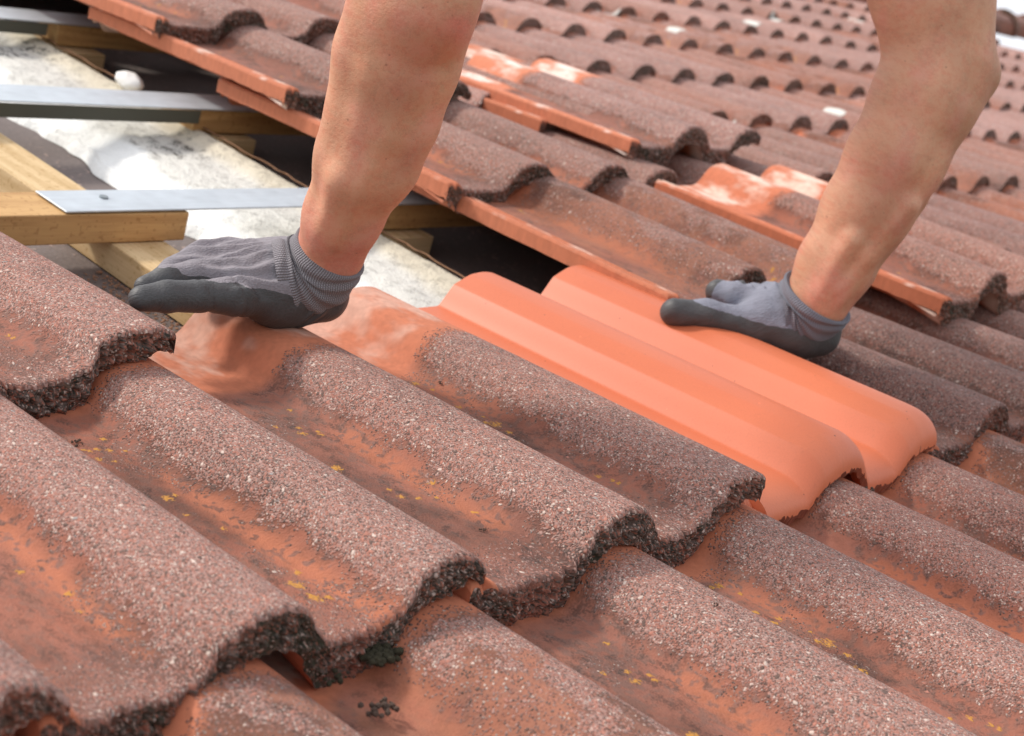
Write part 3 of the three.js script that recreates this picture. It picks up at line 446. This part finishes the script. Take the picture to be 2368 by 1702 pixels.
{
  const tendons = [[[0.3145, 0.3270, 0.045, 0.0070], [0.3080, 0.3110, 0.085, 0.0090], [0.2950, 0.2950, 0.130, 0.012]], [[0.3020, 0.3270, 0.050, 0.0060], [0.2860, 0.3080, 0.110, 0.012]],
    [[0.8060, 0.1520, 0.050, 0.0060], [0.8180, 0.1450, 0.095, 0.0085], [0.8350, 0.1330, 0.150, 0.012]], [[0.7940, 0.1640, 0.050, 0.0055], [0.8020, 0.1560, 0.105, 0.009]], [[0.8420, 0.1500, 0.075, 0.008], [0.8700, 0.1420, 0.150, 0.012]]];
  const knobs = [[[0.2905, 0.2715, 0.2440, 0.024]], [[0.9182, 0.1477, 0.2758, 0.0130]], [[0.295, 0.270, 0.262, 0.018]]];
  const base = chains([armL, armR, [armL[9], armR[11]], ...tendons], 0.012), bump = chains(knobs, 0.012);
  const near = (x, y, z, c) => { let m = 1; for (let i = 0; i < c.length - 1; i++) m = Math.min(m, cone(x, y, z, [...c[i], 0], [...c[i + 1], 0])); return m; };
  const furrows = [[[0.312, 0.309, 0.075], [0.300, 0.276, 0.13], [0.302, 0.262, 0.21]], [[0.290, 0.330, 0.075], [0.272, 0.309, 0.14], [0.262, 0.302, 0.20]], [[0.800, 0.145, 0.080], [0.826, 0.131, 0.15], [0.850, 0.128, 0.215]], [[0.845, 0.142, 0.085], [0.878, 0.130, 0.17], [0.900, 0.134, 0.23]], [[0.868, 0.135, 0.262], [0.862, 0.150, 0.300]]];
  const veins = [[[0.298, 0.312, 0.055], [0.292, 0.298, 0.085], [0.284, 0.285, 0.115], [0.280, 0.272, 0.15]], [[0.796, 0.150, 0.058], [0.808, 0.142, 0.085], [0.813, 0.136, 0.115], [0.828, 0.128, 0.15]], [[0.824, 0.141, 0.060], [0.834, 0.136, 0.10], [0.850, 0.128, 0.14]]];
  const relief = (x, y, z) => { let r = 0; for (const c of furrows) { const q = near(x, y, z, c); if (q < 0.04) r += 0.0030 * Math.exp(-((q / 0.013) ** 2)); } for (const c of veins) { const q = near(x, y, z, c); if (q < 0.02) r -= 0.0016 * Math.exp(-((q / 0.0052) ** 2)); } return r; };
  const field = (x, y, z) => { let d = smin(base(x, y, z), bump(x, y, z), 0.02); if (d < 0.02 && d > -0.03) d += relief(x, y, z) + 0.0030 * (n3(x * 22, y * 22, z * 12) - 0.5) + 0.0002 * (n3(x * 70 + 5, y * 70, z * 30) - 0.5); return d; };
  const { P, I } = Grid.mesh(field, [0.2, 0.06, -0.02], [1.05, 0.62, 0.70], 0.0045), N = gradNormals(P, field, 0.002);
  const W = 512, col = new Float32Array(W * W * 3), hgt = new Float32Array(W * W), R = rng(7);
  for (let j = 0; j < W; j++) for (let i = 0; i < W; i++) { const x = i / W, y = j / W, q = j * W + i, a = fbm(x * 24, y * 24, 3, 3), p = fbm(x * 110, y * 110, 9, 2), c2 = fbm(x * 60, y * 60, 21, 3), k = 0.84 + 0.22 * a + 0.10 * p; col[q * 3] = 0.98 * k; col[q * 3 + 1] = (0.80 + 0.28 * c2) * k; col[q * 3 + 2] = (0.78 + 0.30 * c2) * k; hgt[q] = 0.45 * p + 0.15 * a + 0.4 * n2(i * 0.8, j * 0.8, 31); { const e = 0.92 + 0.16 * n2(i * 0.6, j * 0.6, 33); col[q * 3] *= e; col[q * 3 + 1] *= e; col[q * 3 + 2] *= e; } }
  for (let k = 0; k < 70; k++) { const x = R() * W, y = R() * W, r = 0.8 + R() * R() * 2.2; for (let b = -4; b <= 4; b++) for (let a = -4; a <= 4; a++) { const d = Math.hypot(a, b) / r; if (d < 1) { const q = ((y + b) & (W - 1)) * W + ((x + a) & (W - 1)); for (let c = 0; c < 3; c++) col[q * 3 + c] *= mix(0.62, 1, d * d); } } }
  const t = texPair(W, W, col, hgt);
  const skin = new THREE.MeshPhysicalMaterial({ map: t.map, bumpMap: t.bump, bumpScale: 0.00028, roughness: 0.58, vertexColors: true, specularIntensity: 0.4 });
  const g = shaped(P, N, I, (x, y, z) => [(x * 0.72 - y * 0.69) * 5, z * 5], (x, y, z) => {
    const m = n3(x * 32, y * 32, z * 22), m2 = n3(x * 90, y * 90, z * 90), left = x < 0.6;
    const red = left ? clamp(Math.exp(-(((z - 0.240) / 0.018) ** 2) - (((x - 0.290) / 0.026) ** 2)) * 1.1 + sst(0.09, 0.03, z) * 0.55) : clamp(sst(0.09, 0.04, z) * 0.25);
    const v = n3(x * 48 + 3, y * 48, z * 30), k = (0.84 + 0.30 * m) * (0.95 + 0.10 * m2) * (left ? 1 : 0.90);  // right arm toned down: shade from the body painted into its skin
    return [0.66 * k, mix(0.350, 0.245, clamp(red + 0.35 * (m2 - 0.5) + 0.55 * (v - 0.5))) * k, mix(0.225, 0.180, red) * k];
  });
  part('body', g, skin, person);
}
// short sleeves and chest above the frame
{
  const f = chains([[[0.345, 0.36, 0.318, 0.058], [0.3697, 0.3946, 0.3452, 0.060], [0.5283, 0.5189, 0.4573, 0.078]], [[0.925, 0.262, 0.395, 0.064], [0.9453, 0.3159, 0.461, 0.074], [0.911, 0.4369, 0.5809, 0.085]], [[0.5283, 0.5189, 0.4573, 0.078], [0.911, 0.4369, 0.5809, 0.085]], [[0.72, 0.5, 0.53, 0.11], [0.80, 0.80, 0.62, 0.14]]], 0.05);
  const ff = (x, y, z) => f(x, y, z) + 0.004 * (n3(x * 22, y * 22, z * 22) - 0.5);
  const { P, I } = Grid.mesh(ff, [0.2, 0.15, 0.2], [1.1, 1.0, 0.85], 0.012);
  part('shirt', shaped(P, gradNormals(P, ff, 0.005), I, (x, y) => [x, y]), new THREE.MeshStandardMaterial({ color: new THREE.Color().setRGB(0.10, 0.12, 0.17), roughness: 0.95 }), person);
}
// gloves
const knitTex = (() => { const W = 256, col = new Float32Array(W * W * 3), hgt = new Float32Array(W * W); for (let j = 0; j < W; j++) for (let i = 0; i < W; i++) { const q = j * W + i, f = n2(i * 0.55, j * 0.55, 4), a = fbm(i / 30, j / 30, 6, 3), g2 = fbm(i / 14, j / 14, 12, 3), k = 0.70 + 0.30 * f + 0.22 * a + 0.14 * g2; for (let c = 0; c < 3; c++) col[q * 3 + c] = k * 0.85; hgt[q] = f * 0.7 + a * 0.3; } return texPair(W, W, col, hgt); })();
const ribTex = (() => { const W = 256, col = new Float32Array(W * W * 3), hgt = new Float32Array(W * W); for (let j = 0; j < W; j++) for (let i = 0; i < W; i++) { const q = j * W + i, x = (i / W * 16) % 1, y = (j / W * 16 + (Math.floor(i / W * 16) % 2) * 0.5) % 1, st = Math.sin(Math.PI * x) * (0.55 + 0.45 * Math.sin(Math.PI * y)), f = n2(i * 0.5, j * 0.5, 3), k = 0.45 + 0.55 * st + 0.15 * f; for (let c = 0; c < 3; c++) col[q * 3 + c] = k * 0.85; hgt[q] = st; } return texPair(W, W, col, hgt); })();
const knit = new THREE.MeshPhysicalMaterial({ map: knitTex.map, bumpMap: knitTex.bump, bumpScale: 0.0007, roughness: 0.95, color: new THREE.Color().setRGB(0.275, 0.255, 0.282), sheen: 0.4, sheenRoughness: 0.6 });
const knitR = knit.clone(); knitR.color.setRGB(0.25, 0.26, 0.32);
const rib = new THREE.MeshStandardMaterial({ map: ribTex.map, bumpMap: ribTex.bump, bumpScale: 0.0010, roughness: 0.95, color: new THREE.Color().setRGB(0.345, 0.325, 0.355) });
const ribR = rib.clone(); ribR.color.setRGB(0.29, 0.30, 0.36);
const rubber = new THREE.MeshPhysicalMaterial({ map: knitTex.map, bumpMap: knitTex.bump, bumpScale: 0.0004, roughness: 0.55, color: new THREE.Color().setRGB(0.070, 0.070, 0.074) });
function glove(list, k, lo, hi, coat, folds, mats, cuffPath, label) {
  const f0 = chains(list, k), field = (x, y, z) => { let d = f0(x, y, z); if (d < 0.012 && d > -0.012) d += folds(x, y, z) + 0.0010 * (n3(x * 110, y * 110, z * 110) - 0.5); return d; };
  const { P, I } = Grid.mesh(field, lo, hi, 0.0017), N = gradNormals(P, field, 0.0012), [A, B] = split(P, N, I, coat), uv = (x, y, z) => [(x + y * 0.3) * 9, (y * 0.9 + z) * 9];
  const gl = part('glove', shaped(B[0], B[1], B[2], uv), mats[0], person, label); part('palm_coating', shaped(A[0], A[1], A[2], uv), rubber, gl, 'dark rubber palm coating');
  // ribbed cuff along a bent path of [s, u, n, r]
  const cv = new THREE.CatmullRomCurve3(cuffPath.map((p) => new THREE.Vector3(p[0], p[1], p[2]))), rr = (t) => { const q = t * (cuffPath.length - 1), i = Math.min(cuffPath.length - 2, Math.floor(q)); return mix(cuffPath[i][3], cuffPath[i + 1][3], q - i); };
  const nr = 40, na = 96; let ref = new THREE.Vector3(0.3, 0.6, 0.7);
  const ring = []; for (let j = 0; j <= nr; j++) { const t = j / nr, c = cv.getPoint(t), d = cv.getTangent(t), a = new THREE.Vector3().crossVectors(d, ref).normalize(), b = new THREE.Vector3().crossVectors(d, a); ring.push([c, a, b]); }
  const cuff = patch(na, nr + 6, (a, b, i, j) => { // outside, then rolled inwards at the rim
    const jj = Math.min(nr, j), over = j - nr, [c, e1, e2] = ring[jj], t = jj / nr, w = a * Math.PI * 2; let r = rr(t) + 0.0009 * Math.sin(t * 34 + Math.sin(w * 2) * 1.5) + 0.0012 * (n3(Math.cos(w) * 2 + 4, Math.sin(w) * 2, t * 6) - 0.5), up = 0;
    if (over > 0) { const q = over / 6 * Math.PI; r += -0.0016 + 0.0016 * Math.cos(q) - (over > 4 ? 0.0015 * (over - 4) : 0); up = 0.0018 * Math.sin(q); }
    const p = c.clone().addScaledVector(e1, Math.cos(w) * r).addScaledVector(e2, Math.sin(w) * r).addScaledVector(cv.getTangent(t), up); return [p.x, p.y, p.z, a * 6, j / nr * 2.1];
  });
  part('cuff', cuff, mats[1], gl);
}
glove(Object.assign([
  [[0.3201, 0.3512, 0.0062, 0.022], [0.3046, 0.3574, -0.0003, 0.0215], [0.2983, 0.3614, -0.0054, 0.0205], [0.2479, 0.3532, -0.0016, 0.0140]], [[0.335, 0.3480, -0.0050, 0.0190], [0.2983, 0.3614, -0.0070, 0.0200]],
  [[0.315, 0.366, 0.008, 0.020], [0.2606, 0.3769, 0.0038, 0.0130]], [[0.318, 0.380, 0.009, 0.019], [0.2752, 0.4009, 0.0042, 0.0128]], [[0.325, 0.392, 0.006, 0.019], [0.2929, 0.4206, 0.0026, 0.0128]],
  Object.assign([[0.2479, 0.3532, -0.0014, 0.0142], [0.2189, 0.3590, -0.0012, 0.0116], [0.1935, 0.3640, -0.0022, 0.0112], [0.1745, 0.3672, -0.0042, 0.0092]], { k: 0.003 }),
  Object.assign([[0.2606, 0.3769, 0.0038, 0.0128], [0.2324, 0.3855, 0.0036, 0.0108], [0.2096, 0.3873, 0.0004, 0.0098], [0.1914, 0.3880, -0.005, 0.0074]], { k: 0.003 }),
  Object.assign([[0.2752, 0.4009, 0.0042, 0.0126], [0.2521, 0.4099, 0.0022, 0.0106], [0.2333, 0.4111, -0.0031, 0.0094], [0.2222, 0.4091, -0.0089, 0.0078]], { k: 0.003 }),
  Object.assign([[0.2929, 0.4206, 0.0026, 0.0126], [0.2759, 0.4313, -0.0015, 0.0108], [0.2644, 0.4316, -0.0071, 0.0096], [0.2575, 0.4282, -0.0122, 0.0080]], { k: 0.003 }),
]), 0.016, [0.15, 0.30, -0.06], [0.37, 0.47, 0.06],
  (x, y, z) => z - mix(0.012, -0.008, sst(0.19, 0.33, x)) - 0.25 * (0.372 - y) + 0.006 * (fbm(x * 90, y * 90, 5, 3) - 0.5) + (x < 0.215 ? -0.004 : 0.0),
  (x, y, z) => 0.0017 * Math.sin((x * 0.55 + y * 1.25 + 0.010 * n3(x * 60, y * 60, z * 60)) * 330) * sst(0.315, 0.285, x) * sst(0.225, 0.25, x) * sst(-0.002, 0.006, z) + 0.0012 * Math.sin((x - z * 0.5) * 560) * sst(0.300, 0.308, x) * sst(0.325, 0.315, x) * (0.3 + n3(x * 50, y * 50, z * 50)) + 0.0007 * (n3(x * 70, y * 70, z * 70) - 0.5) + 0.0010 * Math.exp(-(((x - 0.222 + 0.3 * z) / 0.0018) ** 2)) * sst(0.385, 0.37, y) - 0.0005 + 0.0014 * Math.exp(-(((x - 0.248 + 0.2 * z) / 0.0022) ** 2)) * sst(0.375, 0.36, y),
  [knit, rib], [[0.2990, 0.3660, 0.0030, 0.0318], [0.3130, 0.3560, 0.0095, 0.0328], [0.3210, 0.3475, 0.0210, 0.0322], [0.3215, 0.3405, 0.0375, 0.0295]], 'left-hand glove, mauve grey knit with dusty dark palm');
glove(Object.assign([
  [[0.8266, 0.1838, 0.0156, 0.027], [0.8108, 0.2012, 0.011, 0.0250], [0.7940, 0.2120, 0.006, 0.0225]], [[0.8087, 0.1789, 0.0014, 0.0229], [0.782, 0.2120, -0.0056, 0.0185]], [[0.8287, 0.1659, 0.0011, 0.0187], [0.8054, 0.1801, -0.0038, 0.0186]],
  [[0.8266, 0.1838, 0.0146, 0.025], [0.842, 0.215, 0.006, 0.021], [0.8642, 0.2464, 0.0001, 0.0167]], [[0.815, 0.20, 0.012, 0.022], [0.8322, 0.2399, 0.0066, 0.0173]],
  Object.assign([[0.782, 0.2120, -0.0056, 0.0185], [0.7480, 0.2480, -0.0070, 0.0142], [0.7255, 0.2700, -0.0120, 0.0140]], { k: 0.007 }),
  Object.assign([[0.803, 0.2281, 0.0094, 0.0175], [0.792, 0.2511, 0.0092, 0.0134], [0.7865, 0.2666, 0.0077, 0.0108], [0.7933, 0.272, 0.0024, 0.010]], { k: 0.006 }),
  Object.assign([[0.8322, 0.2399, 0.0046, 0.0165], [0.8351, 0.2674, -0.0007, 0.0134], [0.8464, 0.2844, -0.0083, 0.0112]], { k: 0.006 }),
  Object.assign([[0.8642, 0.2464, 0.0001, 0.0165], [0.8698, 0.2704, -0.0068, 0.0130], [0.8812, 0.2874, -0.0144, 0.0115]], { k: 0.006 }),
  Object.assign([[0.872, 0.232, -0.004, 0.014], [0.895, 0.258, -0.012, 0.011], [0.905, 0.27, -0.018, 0.0095]], { k: 0.006 }),
]), 0.016, [0.69, 0.13, -0.06], [0.93, 0.32, 0.07],
  (x, y, z) => Math.min(z - (x < 0.775 ? 0.004 : mix(0.004, -0.004, sst(0.775, 0.82, x))) - 0.35 * (0.20 - y) * sst(0.76, 0.80, x) + 0.004 * (fbm(x * 90, y * 90, 5, 3) - 0.5), (0.2655 - y) * 1.0 + (x > 0.775 ? 0 : 1)),
  (x, y, z) => 0.0014 * (n3(x * 60, y * 60, z * 60) - 0.5) * sst(0.80, 0.77, x) + 0.0014 * Math.sin((x * 0.8 - y + 0.008 * n3(x * 70, y * 70, z * 70)) * 420) * sst(0.79, 0.80, x) * sst(0.195, 0.215, y) * sst(0.0, 0.008, z),
  [knitR, ribR], [[0.8030, 0.2000, 0.0100, 0.0298], [0.8110, 0.1905, 0.0150, 0.0345], [0.8155, 0.1815, 0.0245, 0.0370], [0.8153, 0.1768, 0.0380, 0.0376]], 'right-hand glove, blue grey knit with black palm');

/* ------------------------------------------------------------------ ground far below, for what lies past the roof */
{
  const g = new THREE.CircleGeometry(1500, 64); g.rotateX(-Math.PI / 2);
  const ground = new THREE.Mesh(g, new THREE.MeshStandardMaterial({ color: new THREE.Color().setRGB(0.09, 0.11, 0.05), roughness: 1 })); ground.name = 'ground'; ground.receiveShadow = true; ground.userData.kind = 'structure'; ground.userData.label = 'ground far below the roof'; scene.add(ground);
}
renderer.render(scene, camera);
